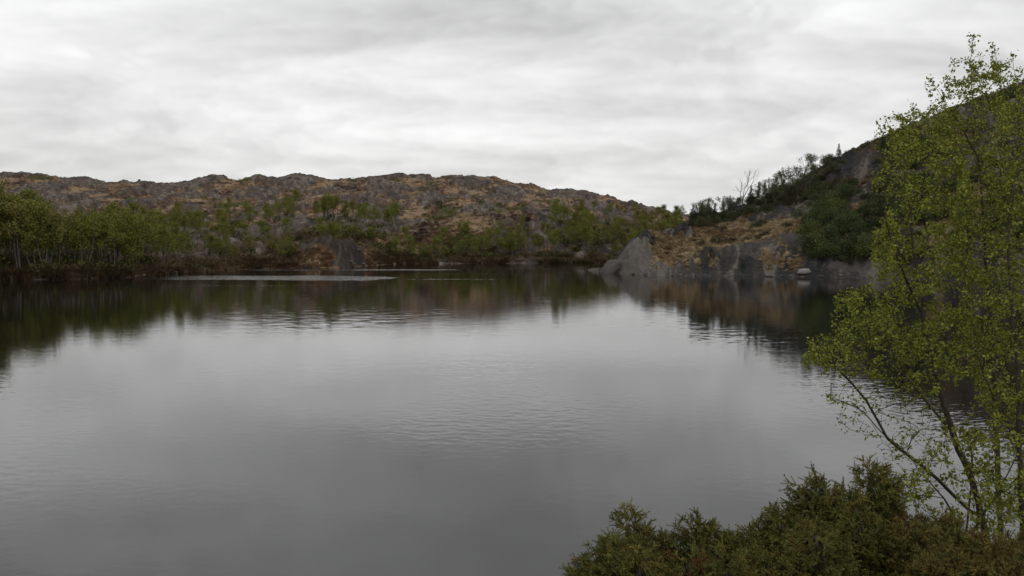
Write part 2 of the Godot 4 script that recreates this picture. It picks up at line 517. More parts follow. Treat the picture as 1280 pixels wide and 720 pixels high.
# a birch as seen across the lake; returns a thing with trunk and crown
func make_birch(height: float, spread: float, leaves: int, tone: Color, bare := 0.4) -> Node3D:
	var wood := Shape.new()
	var crown := Shape.new()
	var stems := rng.randi_range(1, 3)
	var tips: Array = []
	for k in stems:
		var lean := Vector3(rng.randf_range(-1, 1), 0, rng.randf_range(-1, 1)) * spread * (0.25 if stems == 1 else 0.55)
		var top := Vector3(0, height * rng.randf_range(0.8, 1.0), 0) + lean
		var base := Vector3(rng.randf_range(-0.2, 0.2), -0.4, rng.randf_range(-0.2, 0.2)) * (1.0 if stems > 1 else 0.1) + Vector3(0, -0.3, 0)
		var pts := limb(wood, base, top, 0.012 * height + 0.02, 0.02, 5)
		for q in int(9.0 / stems) + 4:
			var t := rng.randf_range(bare, 0.97)
			var at := pts[int(t * 4.0)].lerp(pts[mini(int(t * 4.0) + 1, 4)], t * 4.0 - int(t * 4.0))
			var g := rng.randf() * TAU
			var reach := spread * rng.randf_range(0.45, 1.0) * (1.0 - 0.75 * (t - bare) / (1.0 - bare))
			var tip := at + Vector3(cos(g) * reach, reach * rng.randf_range(0.3, 1.0) + 0.2, sin(g) * reach)
			limb(wood, at, tip, 0.035, 0.01, 3)
			tips.append([tip, at])
		tips.append([top, top - Vector3(0, 0.6, 0)])
	for k in leaves:
		var tp: Array = tips[rng.randi() % tips.size()]
		var a: Vector3 = tp[0]
		var b: Vector3 = tp[1]
		var p := a.lerp(b, rng.randf() * rng.randf() * 0.9) + rdir() * pow(rng.randf(), 0.6) * spread * 0.36
		var d := (rdir() + Vector3(0, -0.3, 0)).normalized()
		var v := rng.randf_range(0.72, 1.25)
		var y := rng.randf_range(-0.1, 0.16)
		crown.leaf(p, d, side_of(d), rng.randf_range(0.15, 0.3), rng.randf_range(0.11, 0.2), Color(tone.r * v * (1.0 + y), tone.g * v, tone.b * v))
	var root := Node3D.new()
	root.set_meta("look", ["single-stemmed", "two-stemmed", "three-stemmed"][stems - 1])
	mesh_node("trunk", wood.commit(false), m_bark_pale, root)
	mesh_node("crown", crown.commit(), m_leaf, root)
	return root

# small conifer with tiers of drooping boughs
func make_spruce(height: float, radius: float) -> Node3D:
	var wood := Shape.new()
	var crown := Shape.new()
	limb(wood, Vector3(0, -0.4, 0), Vector3(0, height, 0), 0.02 * height + 0.02, 0.01, 5)
	var y := 0.12 * height
	while y < height * 0.99:
		var t := y / height
		var r := radius * pow(1.0 - t, 0.85) * rng.randf_range(0.7, 1.15) + 0.05
		var nb := 5 + int(5.0 * (1.0 - t))
		for k in nb:
			var g := rng.randf() * TAU
			var o := Vector3(cos(g), 0, sin(g))
			var rl := r * rng.randf_range(0.7, 1.15)
			var q := 0.15
			while q < 1.0:
				var p := Vector3(0, y, 0) + o * rl * q + Vector3(0, -0.35 * rl * q * q + 0.1 * q, 0)
				for e in 3:
					var d := (o * 0.7 + rdir() * 0.7 + Vector3(0, 0.05, 0)).normalized()
					var v := rng.randf_range(0.6, 1.3)
					crown.leaf(p, d, side_of(d), 0.24, 0.09, Color(0.04 * v, 0.052 * v, 0.027 * v))
				q += 0.13 / maxf(rl, 0.3)
		y += height * 0.055
	var root := Node3D.new()
	mesh_node("trunk", wood.commit(false), m_bark_dark, root)
	mesh_node("crown", crown.commit(), m_needle, root)
	return root

# bare or thinly leaved tree: forking limbs and fine twigs
func fork(s: Shape, tips: Array, at: Vector3, d: Vector3, length: float, r: float, level: int) -> void:
	var to := at + d * length
	limb(s, at, to, r, r * 0.62, 4 if level > 2 else 3)
	tips.append(to)
	if level == 0: return
	for k in (3 if rng.randf() < 0.55 else 2):
		var nd := (d + rdir() * 0.62 + Vector3(0, 0.18, 0)).normalized()
		fork(s, tips, to if k < 2 else at.lerp(to, 0.6), nd, length * rng.randf_range(0.62, 0.82), r * 0.6, level - 1)

func make_thin_tree(height: float, leaves: int, tone: Color, pale: bool) -> Node3D:
	var wood := Shape.new()
	var crown := Shape.new()
	var tips: Array = []
	fork(wood, tips, Vector3(0, -0.4, 0), Vector3(rng.randf_range(-0.1, 0.1), 1, rng.randf_range(-0.1, 0.1)).normalized(), height * 0.36, 0.014 * height + 0.015, 5)
	for k in leaves:
		var p: Vector3 = tips[rng.randi() % tips.size()]
		if p.y < height * 0.3: continue
		p += rdir() * rng.randf() * 0.35
		var d := rdir()
		var v := rng.randf_range(0.7, 1.25)
		crown.leaf(p, d, side_of(d), rng.randf_range(0.1, 0.18), rng.randf_range(0.07, 0.12), Color(tone.r * v, tone.g * v, tone.b * v))
	var root := Node3D.new()
	mesh_node("trunk", wood.commit(false), m_bark_pale if pale else m_bark_dark, root)
	if leaves > 0: mesh_node("crown", crown.commit(), m_leaf, root)
	return root

# rounded bush: several lumps of small leaves on short stems
func make_bush(height: float, radius: float, leaves: int, size: float, tone: Color, needles := false) -> Node3D:
	var wood := Shape.new()
	var crown := Shape.new()
	var lumps: Array = []
	for k in 9:
		var g := rng.randf() * TAU
		var q := sqrt(rng.randf()) * radius * 0.75
		var c := Vector3(cos(g) * q, height * rng.randf_range(0.25, 0.75) * (1.0 - 0.35 * q / radius), sin(g) * q)
		lumps.append([c, radius * rng.randf_range(0.28, 0.48)])
		limb(wood, Vector3(0, -0.25, 0), c, 0.03, 0.012, 3)
	for k in leaves:
		var l: Array = lumps[rng.randi() % lumps.size()]
		var o := rdir()
		var p: Vector3 = l[0] + o * l[1] * pow(rng.randf(), 0.35) * Vector3(1, 0.9, 1)
		if p.y < 0.02: continue
		var d := (rdir() + o * 0.8 + (Vector3(0, 0.6, 0) if needles else Vector3.ZERO)).normalized()
		var v := rng.randf_range(0.65, 1.3)
		crown.leaf(p, d, side_of(d), size * rng.randf_range(0.7, 1.3), size * rng.randf_range(0.4, 0.8) * (0.6 if needles else 1.0), Color(tone.r * v, tone.g * v, tone.b * v))
	var root := Node3D.new()
	mesh_node("stem", wood.commit(false), m_bark_dark, root)
	mesh_node("foliage", crown.commit(), m_needle if needles else m_leaf, root)
	return root

func make_stone(r: Vector3, seed_: int) -> ArrayMesh:
	var f := noise(seed_, 1.1, 3, 0.55)
	var sp := SphereMesh.new()
	sp.radial_segments = 18
	sp.rings = 10
	sp.radius = 1.0
	sp.height = 2.0
	var a := sp.get_mesh_arrays()
	var st := SurfaceTool.new()
	st.begin(Mesh.PRIMITIVE_TRIANGLES)
	st.set_smooth_group(0)
	var v: PackedVector3Array = a[Mesh.ARRAY_VERTEX]
	for q in a[Mesh.ARRAY_INDEX]:
		var p := v[q]
		# broken, slightly blocky
		var k := 1.0 + 0.34 * f.get_noise_3dv(p) + 0.12 * f.get_noise_3dv(p * 3.1)
		var b := maxf(absf(p.x), maxf(absf(p.y), absf(p.z)))
		st.add_vertex(p * k * lerpf(1.0, 0.78 / b, 0.45) * r)
	st.index()
	st.generate_normals()
	return st.commit()

func place(proto: Node3D, called: String, at: Vector3, size: float, label: String, category: String, group: String, stretch := 1.0) -> Node3D:
	var o: Node3D = proto.duplicate()
	o.name = numbered(called)
	if o.has_meta("look"): o.remove_meta("look")
	add_child(o)
	o.position = at
	o.rotation.y = rng.randf() * TAU
	o.scale = Vector3(size, size * stretch, size)
	tag(o, label, category, group)
	return o

func scatter(called: String, label: String, category: String, mesh: Mesh, mat: Material, xf: Array, cols: Array) -> void:
	var mm := MultiMesh.new()
	mm.transform_format = MultiMesh.TRANSFORM_3D
	mm.use_colors = true
	mm.mesh = mesh
	mm.instance_count = xf.size()
	for k in xf.size():
		mm.set_instance_transform(k, xf[k])
		mm.set_instance_color(k, cols[k])
	var o := MultiMeshInstance3D.new()
	o.name = called
	o.multimesh = mm
	o.material_override = mat
	add_child(o)
	tag(o, label, category, "", "stuff")

func tuft_mesh(blades: int, height: float, spread: float, width: float) -> ArrayMesh:
	var s := Shape.new()
	for k in blades:
		var g := rng.randf() * TAU
		var o := Vector3(cos(g), 0, sin(g))
		var b := o * rng.randf() * spread * 0.5
		var tip := b + o * spread * rng.randf_range(0.2, 1.0) + Vector3(0, height * rng.randf_range(0.5, 1.0), 0)
		var w := Vector3(-o.z, 0, o.x) * width
		var mid := b.lerp(tip, 0.5) + Vector3(0, height * 0.15, 0)
		var v := rng.randf_range(0.75, 1.2)
		var c := Color(v, v, v)
		s.tri(b - w, mid, b + w, c)
		s.tri(mid - w * 0.8, tip, mid + w * 0.8, c)
	return s.commit()

# ------------------------------------------------------------------ birches on the near bank: surveyed stems, twigs grown towards leaf bunches
var m_birch_bark: StandardMaterial3D
var m_fresh: StandardMaterial3D

func inside(poly: PackedVector2Array, p: Vector2) -> bool:
	return Geometry2D.is_point_in_polygon(p, poly)

# stems: [[px, py, depth], ...] each; bunches: points of the crown
func near_birch(label: String, stems: Array, base_r: float, bunches: PackedVector3Array, leaves_each: int, leaf_len: float, bare := PackedVector3Array()) -> void:
	var pos := PackedVector3Array()
	var par := PackedInt32Array()
	var main_end := 0
	for st in stems:
		var pts := PackedVector3Array()
		for q in st: pts.append(W(q[0], q[1], q[2]))
		var link := -1
		if pos.size() > 0:
			var best := 1e9
			for k in pos.size():
				var e := pos[k].distance_squared_to(pts[0])
				if e < best: best = e; link = k
		for k in pts.size() - 1:
			var segs := maxi(2, int(pts[k].distance_to(pts[k + 1]) / 0.11))
			for e in segs:
				var a := pts[maxi(k - 1, 0)]
				var d := pts[mini(k + 2, pts.size() - 1)]
				var p := pts[k].cubic_interpolate(pts[k + 1], a, d, e / float(segs))
				pos.append(p + rdir() * 0.006)
				par.append(link)
				link = pos.size() - 1
		pos.append(pts[pts.size() - 1]); par.append(link)
	main_end = pos.size()
	# order the bunches by how near they are to the stems
	var order: Array = []
	for b in bunches:
		var best := 1e9
		for k in range(0, main_end, 2):
			best = minf(best, pos[k].distance_squared_to(b))
		order.append([best, b, leaves_each])
	for b in bare: order.append([0.2, b, rng.randi_range(0, 5)])
	order.sort_custom(func(a, b): return a[0] < b[0])
	var ends := PackedInt32Array()
	var sprout := PackedInt32Array()
	var start := pos[0]
	for o in order:
		var b: Vector3 = o[1]
		var best := 1e9
		var at := -1
		for k in pos.size():
			var q := pos[k]
			var dy := b.y - q.y
			var e := q.distance_squared_to(b)
			if e > best: continue
			if dy < 0.0: e *= 1.0 + 5.0 * minf(-dy, 0.4)
			if e < best: best = e; at = k
		var from := pos[at]
		var dist := from.distance_to(b)
		var segs := clampi(int(dist / 0.07), 1, 9)
		var link := at
		var out_ := (b - from).normalized()
		var back := (from - pos[par[at]]).normalized() if par[at] >= 0 else Vector3.UP
		var ctrl := from + (back * 0.55 + out_ * 0.5 - Vector3.UP * 0.1) * dist * 0.5
		for k in range(1, segs + 1):
			var t := k / float(segs)
			var p := from.lerp(ctrl, t).lerp(ctrl.lerp(b, t), t) + rdir() * 0.008
			pos.append(p); par.append(link)
			link = pos.size() - 1
		ends.append(link)
		sprout.append(o[2])
	# thickness: each bough carries what grows from it
	var weight := PackedFloat32Array()
	weight.resize(pos.size())
	for k in ends: weight[k] += 1.0
	for k in range(pos.size() - 1, -1, -1):
		weight[k] += 0.03
		if par[k] >= 0: weight[par[k]] += weight[k]
	var top := weight[0]
	var kids := PackedInt32Array()
	kids.resize(pos.size())
	var heavy := PackedInt32Array()
	heavy.resize(pos.size())
	heavy.fill(-1)
	for k in pos.size():
		var q := par[k]
		if q >= 0 and (heavy[q] < 0 or weight[k] > weight[heavy[q]]): heavy[q] = k
	var parts: Array = []
	var twigs := Shape.new()
	for k in pos.size():
		var q := par[k]
		if q >= 0 and heavy[q] == k: continue
		# a run from a fork to its end along the heaviest children
		var pts := PackedVector3Array()
		var rr := PackedFloat32Array()
		var e := k
		if q >= 0:
			pts.append(pos[q]); rr.append(maxf(0.0022, base_r * pow(weight[k] / top, 0.52)))
		while e >= 0:
			pts.append(pos[e]); rr.append(maxf(0.0022, base_r * pow(weight[e] / top, 0.52)))
			e = heavy[e]
		if pts.size() < 2: continue
		if k < main_end:
			var run := Shape.new()
			run.tube(pts, rr, 7)
			parts.append(["trunk" if k == 0 else "bough", run, m_birch_bark])
		else: twigs.tube(pts, rr, 3)
	var crown := Shape.new()
	for en in ends.size():
		var k := ends[en]
		var p := pos[k]
		var back := pos[par[k]] if par[k] >= 0 else p
		for e in sprout[en]:
			var q := p.lerp(back, rng.randf() * 1.3) + rdir() * rng.randf() * 0.055
			var d := (rdir() + Vector3(0, -0.25, 0)).normalized()
			var v := rng.randf_range(0.75, 1.25)
			var yel := rng.randf_range(-0.08, 0.22)
			var l := leaf_len * rng.randf_range(0.55, 1.4)
			crown.leaf(q, d, side_of(d), l, l * rng.randf_range(0.6, 0.8), Color(0.168 * v * (1.0 + yel), 0.198 * v, 0.03 * v))
	var root := Node3D.new()
	root.name = numbered("birch_tree")
	add_child(root)
	root.position = start
	parts.append_array([["twigs", twigs, m_birch_bark], ["leaves", crown, m_fresh]])
	for part in parts:
		var sh: Shape = part[1]
		for k in sh.v.size(): sh.v[k] -= start
		var o := mesh_node(part[0], sh.commit(part[0] == "leaves"), part[2], root)
		if part[0] in ["twigs", "leaves"]: tag(o, "", "", "", "stuff")
	tag(root, label, "tree", "")

func bunches_in(poly: PackedVector2Array, count: int, z0: float, z1: float, crowd: FastNoiseLite) -> PackedVector3Array:
	var lo := Vector2(1e9, 1e9)
	var hi := -lo
	for p in poly:
		lo = lo.min(p); hi = hi.max(p)
	var out := PackedVector3Array()
	var guard := 0
	while out.size() < count and guard < count * 60:
		guard += 1
		var p := Vector2(rng.randf_range(lo.x, hi.x), rng.randf_range(lo.y, hi.y))
		if not inside(poly, p): continue
		var z := rng.randf_range(z0, z1)
		var q := W(p.x, p.y, z)
		if crowd.get_noise_3dv(q) < rng.randf_range(-0.2, 0.25): continue
		out.append(q)
	return out

# ------------------------------------------------------------------ juniper on the near bank
func spray_mesh(seed_: int) -> ArrayMesh:
	rng.seed = seed_
	var s := Shape.new()
	var axes: Array = [[Vector3.ZERO, Vector3(0.12, 1, 0.05).normalized(), 0.1]]
	for k in 8:
		var g := rng.randf() * TAU
		var y := rng.randf_range(0.0, 0.075)
		axes.append([Vector3(0, y, 0), Vector3(cos(g) * 0.75, 0.75, sin(g) * 0.75).normalized(), rng.randf_range(0.035, 0.07)])
	for a in axes:
		var p0: Vector3 = a[0]
		var d: Vector3 = a[1]
		var l: float = a[2]
		s.tube(PackedVector3Array([p0, p0 + d * l]), PackedFloat32Array([0.0028, 0.001]), 3, Color(0.75, 0.55, 0.45))
		for k in int(l / 0.0022):
			var p := p0 + d * l * rng.randf_range(0.08, 1.0)
			var o := (side_of(d) * 0.8 + d * rng.randf_range(0.35, 0.9)).normalized()
			var w := o.cross(rdir()).normalized() * 0.0021
			var v := rng.randf_range(0.7, 1.35)
			var n := rng.randf_range(0.009, 0.015)
			s.tri(p - w, p + o * n, p + w, Color(v, v, v))
	return s.commit()

func near_juniper(label: String, lobes: Array, ground: Vector3, per_lobe: int, tone: Color, sprays: Array) -> void:
	var root := Node3D.new()
	root.name = numbered("juniper_bush")
	add_child(root)
	root.position = ground
	var wood := Shape.new()
	var sets: Array = []
	for k in sprays.size(): sets.append([[], []])
	for lb in lobes:
		var tip: Vector3 = W(lb[0], lb[1] + 10.0, lb[2]) - ground
		var r: float = lb[3] * 1.2
		var foot := Vector3(tip.x * 0.55, 0.05, tip.z * 0.55)
		var stem := limb(wood, foot, tip - Vector3(0, 0.05, 0), 0.022, 0.005, 5)
		var height := tip.y - foot.y
		for k in per_lobe:
			# a plume: widest a third below the tip, ragged
			var t := pow(rng.randf(), 0.75)
			var at := tip.lerp(foot, t)
			var wide := r * (0.16 + 1.0 * pow(t, 0.6)) * rng.randf_range(0.35, 1.08)
			var g := rng.randf() * TAU
			var o := Vector3(cos(g), 0, sin(g))
			var p := at + o * wide + Vector3(0, rng.randf_range(-0.05, 0.05), 0)
			var d := (o * rng.randf_range(0.5, 1.4) + Vector3.UP * rng.randf_range(0.1, 0.9) + rdir() * 0.6).normalized()
			var sx := side_of(d)
			var sc := rng.randf_range(0.75, 1.25)
			var basis := Basis(sx, d, sx.cross(d)).scaled(Vector3.ONE * sc)
			var v := rng.randf_range(0.6, 1.3)
			var yel := rng.randf_range(0.9, 1.25)
			var c := Color(tone.r * v * yel, tone.g * v, tone.b * v)
			var dead := n_patch.get_noise_3dv((p + ground) * 14.0)
			if dead > 0.36 and rng.randf() < 0.5: c = Color(0.13 * v, 0.062 * v, 0.025 * v)
			var which := rng.randi() % sprays.size()
			sets[which][0].append(Transform3D(basis, p))
			sets[which][1].append(c)
			if k % 14 == 0:
				s_twig(wood, stem[rng.randi() % stem.size()], p)
	mesh_node("stem", wood.commit(false), m_bark_dark, root)
	for k in sprays.size():
		var mm := MultiMesh.new()
		mm.transform_format = MultiMesh.TRANSFORM_3D
		mm.use_colors = true
		mm.mesh = sprays[k]
		mm.instance_count = sets[k][0].size()
		for e in mm.instance_count:
			mm.set_instance_transform(e, sets[k][0][e])
			mm.set_instance_color(e, sets[k][1][e])
		var o := MultiMeshInstance3D.new()
		o.name = "sprays"
		o.multimesh = mm
		o.material_override = m_needle
		root.add_child(o, true)
		tag(o, "", "", "", "stuff")
	tag(root, label, "bush")

func s_twig(s: Shape, a: Vector3, b: Vector3) -> void:
	s.tube(PackedVector3Array([a, a.lerp(b, 0.5) - Vector3(0, 0.02, 0), b]), PackedFloat32Array([0.008, 0.005, 0.002]), 3)

# ------------------------------------------------------------------ the scene
func _ready() -> void:
	# camera
	var cam := Camera3D.new()
	cam.name = "camera"
	cam.fov = rad_to_deg(2.0 * atan(360.0 / FOCAL))
	cam.near = 0.1
	cam.far = 2500.0
	cam.position = Vector3(0, EYE, 0)
	cam.rotation = Vector3(-pitch, 0, 0)
	add_child(cam)
	cam.current = true
	# sky, sun behind thick cloud, exposure
	var env := Environment.new()
	env.background_mode = Environment.BG_SKY
	env.sky = build_sky()
	env.background_energy_multiplier = 1.0
	env.tonemap_mode = Environment.TONE_MAPPER_LINEAR
	env.tonemap_exposure = 1.0
	env.sdfgi_enabled = true
	env.ssao_enabled = true
	env.ssil_enabled = true
	var we := WorldEnvironment.new()
	we.environment = env
	add_child(we)
	var sun := DirectionalLight3D.new()
	sun.name = "sun"
	sun.light_energy = 0.2
	sun.light_color = Color(1.0, 0.97, 0.93)
	sun.light_angular_distance = 40.0
	sun.shadow_enabled = true
	sun.rotation_degrees = Vector3(-55, 35, 0)
	add_child(sun)
	print("sky ", Time.get_ticks_msec())

	n_big = noise(1, 46.0, 4)
	n_rock = noise(2, 30.0, 4, 0.55)
	n_rock2 = noise(3, 8.0, 3)
	n_fine = noise(4, 4.5, 4, 0.55)
	n_tint = noise(5, 26.0, 4, 0.55)
	n_patch = noise(6, 14.0, 4, 0.6)
	n_streak = noise(7, 5.0, 4, 0.55)
	n_slab = noise(12, 5.5, 2, 0.4)
	n_knoll = noise(8, 24.0, 2, 0.45)

	# land and water
	var heath := ground_material(11.0, 9.0, 50)
	var cols := PackedFloat32Array()
	var p := -400.0
	while p < 1050.0:
		cols.append(p)
		p += 1.2 if (p > -10.0 and p < 880.0) else 6.0
	var steps := PackedFloat32Array()
	var per: Array = [3, 14, 42, 30, 34, 62, 12, 6]
	for k in per.size():
		for e in per[k]: steps.append(k + e / float(per[k]))
	steps.append(per.size())
	build_terrain("heath_hills", false, cols, steps, heath)
	var crag := ground_material(6.0, 5.0, 60)
	cols = PackedFloat32Array()
	p = 735.0
	while p < 1700.0:
		cols.append(p)
		p += 1.1 if p < 1290.0 else 6.0
	steps = PackedFloat32Array()
	per = [3, 50, 50, 70, 10, 5]
	for k in per.size():
		for e in per[k]: steps.append(k + e / float(per[k]))
	steps.append(per.size())
	build_terrain("rock_hill", true, cols, steps, crag)
	build_bank(ground_material(2.0, 3.0, 70))
	print("land ", Time.get_ticks_msec())
	build_water()
	print("water ", Time.get_ticks_msec())

	# materials of the plants
	m_leaf = leaf_material(0.5)
	m_fresh = leaf_material(0.55)
	m_needle = leaf_material(0.0)
	m_bark_pale = bark_material(srgb(0.2, 0.185, 0.165))
	m_bark_dark = bark_material(srgb(0.12, 0.095, 0.075))
	m_birch_bark = bark_material(srgb(0.12, 0.10, 0.085))

	# birches across the lake
	rng.seed = 11
	var green := Color(0.135, 0.152, 0.027)
	var olive := Color(0.145, 0.13, 0.04)
	var tall: Array = []
	var small: Array = []
	for k in 5: tall.append(make_birch(8.5, 2.5, 1700, green.lerp(olive, k * 0.2), 0.48))
	for k in 5: small.append(make_birch(5.5, 2.2, 1300, green.lerp(olive, k * 0.22), 0.35))
	var stands: Array = [
		# bearing from, to; share of the way from shore row to next rows; count; size; kind; label; group
		[-70, 60, 0.45, 1.3, 44, 1.2, tall, "birch in the dense wood at the lake's wooded corner", "birches of the dense corner wood"],
		[60, 185, 0.5, 1.5, 44, 0.98, tall, "birch along the wooded shore with brown undergrowth", "birches along the wooded shore"],
		[180, 290, 0.7, 2.0, 32, 0.75, tall, "birch on the open shore below the heath slope", "birches below the heath slope"],
		[240, 370, 0.7, 2.0, 20, 0.75, small, "birch beside the dark rocky headland", "young birches beside the headland"],
		[265, 372, 2.3, 2.9, 20, 0.8, tall, "birch on the rise behind the dark rocky headland", "birches on the rise behind the headland"],
		[395, 496, 2.2, 2.8, 30, 0.82, tall, "birch in the round grove under the brown ridge", "birches of the round grove"],
		[380, 480, 1.2, 1.9, 10, 0.8, small, "birch on top of the dark rocky headland", "birches on top of the headland"],
		[478, 560, 0.5, 1.5, 10, 0.85, small, "birch on the shore below the grey crag", "birches below the grey crag"],
		[560, 700, 0.7, 1.4, 30, 0.72, tall, "birch in the row below the grey crag", "birches in the row below the crag"],
		[690, 860, 0.7, 2.0, 42, 0.85, tall, "birch in the green wood at the head of the lake", "birches at the head of the lake"],
		[725, 852, 2.1, 4.2, 46, 0.9, tall, "birch on the wooded slope above the head of the lake", "birches on the wooded slope"],
		[520, 720, 2.9, 3.5, 12, 0.95, small, "birch in the hollow behind the grey crag", "birches in the hollow behind the crag"],
	]
	for st in stands:
		for k in st[4]:
			var px := rng.randf_range(st[0], st[1])
			var col := column(far_rows, px)
			var q := rng.randf_range(st[2], st[3]) + 1.0
			var zs: PackedFloat32Array = col[0]
			var z := lerpf(zs[int(q)], zs[int(q) + 1], q - int(q))
			var g := far_ground(px, z, col)
			var kinds: Array = st[6]
			var kind: int = rng.randi() % 5
			var look: String = kinds[kind].get_meta("look") + (" fresh green " if kind < 2 else " olive green ")
			place(kinds[kind], "birch_tree", Vector3(ux(px) * z, g.x, -z), st[5] * rng.randf_range(0.72, 1.12), look + st[7], "tree", st[8])
	# undergrowth of the woods: bare brown shrubs nobody could count
	var thicket := tuft_mesh(34, 1.5, 1.1, 0.03)
	var xf: Array = []
	var tc: Array = []
	var plain := leaf_material(0.0)
	for st in [[-80, 190, 0.1, 2.0, 2600], [190, 372, 0.1, 1.8, 1100], [470, 880, 0.08, 1.2, 2400], [372, 470, 1.05, 2.2, 450], [700, 880, 1.2, 4.0, 900]]:
		for k in st[4]:
			var px := rng.randf_range(st[0], st[1])
			var col := column(far_rows, px)
			var q := rng.randf_range(st[2], st[3]) + 1.0
			var zs: PackedFloat32Array = col[0]
			var z := lerpf(zs[int(q)], zs[int(q) + 1], q - int(q))
			var g := far_ground(px, z, col)
			if g.y > 0.7 and rng.randf() < 0.8: continue
			var sc := rng.randf_range(0.4, 1.2) * (1.2 if px < 190.0 else 1.0)
			xf.append(Transform3D(Basis(Vector3.UP, rng.randf() * TAU).scaled(Vector3(sc * 1.3, sc, sc * 1.3)), Vector3(ux(px) * z, g.x - 0.1, -z)))
			var v := rng.randf_range(0.7, 1.3)
			var t := rng.randf()
			tc.append(Color(0.085, 0.078, 0.038).lerp(Color(0.17, 0.115, 0.066), t) * v)
	scatter("shore_undergrowth", "brown twiggy undergrowth below the birches along the far shore", "undergrowth", thicket, plain, xf, tc)
	var shrub := Shape.new()
	for k in 130:
		var o := rdir() * Vector3(1, 0.75, 1)
		var d := rdir()
		var v := rng.randf_range(0.7, 1.25)
		shrub.leaf(o * pow(rng.randf(), 0.4) * 0.8 + Vector3(0, 0.8, 0), d, side_of(d), 0.26, 0.17, Color(v, v, v))
	var shrub_mesh := shrub.commit()
	xf = []
	tc = []
	for st in [[-80, 190, 0.25, 1.6, 190], [190, 372, 0.8, 2.0, 40], [470, 700, 0.6, 1.4, 50], [690, 880, 0.9, 4.2, 420], [380, 500, 1.6, 2.7, 60], [520, 740, 2.6, 3.6, 110], [0, 380, 2.2, 3.2, 90]]:
		for k in st[4]:
			var px := rng.randf_range(st[0], st[1])
			var col := column(far_rows, px)
			var q := rng.randf_range(st[2], st[3]) + 1.0
			var zs: PackedFloat32Array = col[0]
			var z := lerpf(zs[int(q)], zs[int(q) + 1], q - int(q))
			var g := far_ground(px, z, col)
			var sc := rng.randf_range(0.7, 1.9)
			xf.append(Transform3D(Basis(Vector3.UP, rng.randf() * TAU).scaled(Vector3(sc, sc, sc)), Vector3(ux(px) * z, g.x - 0.2, -z)))
			tc.append(Color(0.07, 0.055, 0.024).lerp(Color(0.09, 0.1, 0.022), rng.randf()) * rng.randf_range(0.7, 1.2))
	scatter("wood_shrubbery", "low green shrubbery between the birches along the far shore", "shrubbery", shrub_mesh, m_leaf, xf, tc)
	# heather and dead grass on the hills
	var tuft := tuft_mesh(14, 0.55, 0.55, 0.06)
	xf = []
	tc = []
	for k in 26000:
		var px := rng.randf_range(-30, 880)
		var col := column(far_rows, px)
		var q := 1.05 + 5.0 * rng.randf()
		var zs: PackedFloat32Array = col[0]
		var z := lerpf(zs[int(q)], zs[int(q) + 1], q - int(q))
		var g := far_ground(px, z, col)
		if g.y > 0.5: continue
		var x := ux(px) * z
		var c := far_color(px, x, z, g)
		var sc := rng.randf_range(0.5, 1.5)
		xf.append(Transform3D(Basis(Vector3.UP, rng.randf() * TAU).scaled(Vector3(sc * 1.5, sc, sc * 1.5)), Vector3(x, g.x - 0.05, -z)))
		tc.append(c * rng.randf_range(0.6, 1.25))
	scatter("hill_grass", "dead grass and heather covering the hills beyond the lake", "grass", tuft, plain, xf, tc)
	xf = []
	tc = []
	for k in 16000:
		var px := rng.randf_range(790, 1300)
		var col := column(right_rows, px)
		var q := 1.1 + 3.1 * rng.randf()
		var zs: PackedFloat32Array = col[0]
		var z := lerpf(zs[int(q)], zs[int(q) + 1], q - int(q))
		var g := right_ground(px, z, col)
		if g.y > 0.5: continue
		var x := ux(px) * z
		var c := right_color(px, x, z, g)
		var sc := rng.randf_range(0.45, 1.1)
		xf.append(Transform3D(Basis(Vector3.UP, rng.randf() * TAU).scaled(Vector3(sc, sc, sc)), Vector3(x, g.x - 0.05, -z)))
		tc.append(c * rng.randf_range(0.65, 1.25))
	scatter("slope_grass", "dry tan grass and heather on the rocky hill", "grass", tuft, plain, xf, tc)
	print("woods ", Time.get_ticks_msec())

	# stones
	var m_stone := ground_material(1.6, 5.0, 80)
	m_stone.vertex_color_use_as_albedo = false
	m_stone.albedo_color = srgb(0.15, 0.138, 0.125)
	var m_pale := m_stone.duplicate()
	m_pale.albedo_color = srgb(0.33, 0.315, 0.295)
	var stones: Array = []
	for k in 4: stones.append(make_stone(Vector3(0.6, 0.4, 0.5), 200 + k))
	rng.seed = 17
	for k in 46:
		var px := rng.randf_range(0, 760)
		var zs: PackedFloat32Array = column(far_rows, px)[0]
		var z := zs[1] + rng.randf_range(-0.3, 2.0)
		var o := mesh_node(numbered("shore_stone"), stones[k % 4], m_stone if k % 4 else m_pale, self)
		o.position = Vector3(ux(px) * z, maxf(land_y(false, px, z), -0.05) + 0.12, -z)
		o.rotation = Vector3(rng.randf() * 0.4, rng.randf() * TAU, rng.randf() * 0.4)
		o.scale = Vector3(1.3, 0.8, 1.0) * rng.randf_range(0.25, 0.85)
		tag(o, "grey stone at the waterline below the birch woods" if k % 4 else "pale stone at the waterline below the birch woods", "stone", "grey stones along the waterline" if k % 4 else "pale stones along the waterline")
	for k in 30:
		var px := rng.randf_range(780, 1060)
		var zs: PackedFloat32Array = column(right_rows, px)[0]
		var z := zs[1] + rng.randf_range(-0.3, 0.7)
		var o := mesh_node(numbered("shore_stone"), stones[k % 4], m_stone, self)
		o.position = Vector3(ux(px) * z, maxf(land_y(true, px, z), -0.05) + 0.06, -z)
		o.rotation = Vector3(rng.randf() * 0.4, rng.randf() * TAU, rng.randf() * 0.4)
		o.scale = Vector3(1.3, 0.7, 1.0) * rng.randf_range(0.2, 0.6)
		tag(o, "small grey stone at the foot of the dark rock slabs", "stone", "stones at the foot of the rock slabs")
	var ridge_spots: Array = [[50, 0.9], [152, 0.8], [176, 0.9], [258, 1.4], [309, 1.0], [376, 1.0], [386, 1.0], [517, 0.9], [562, 1.2], [610, 0.9]]
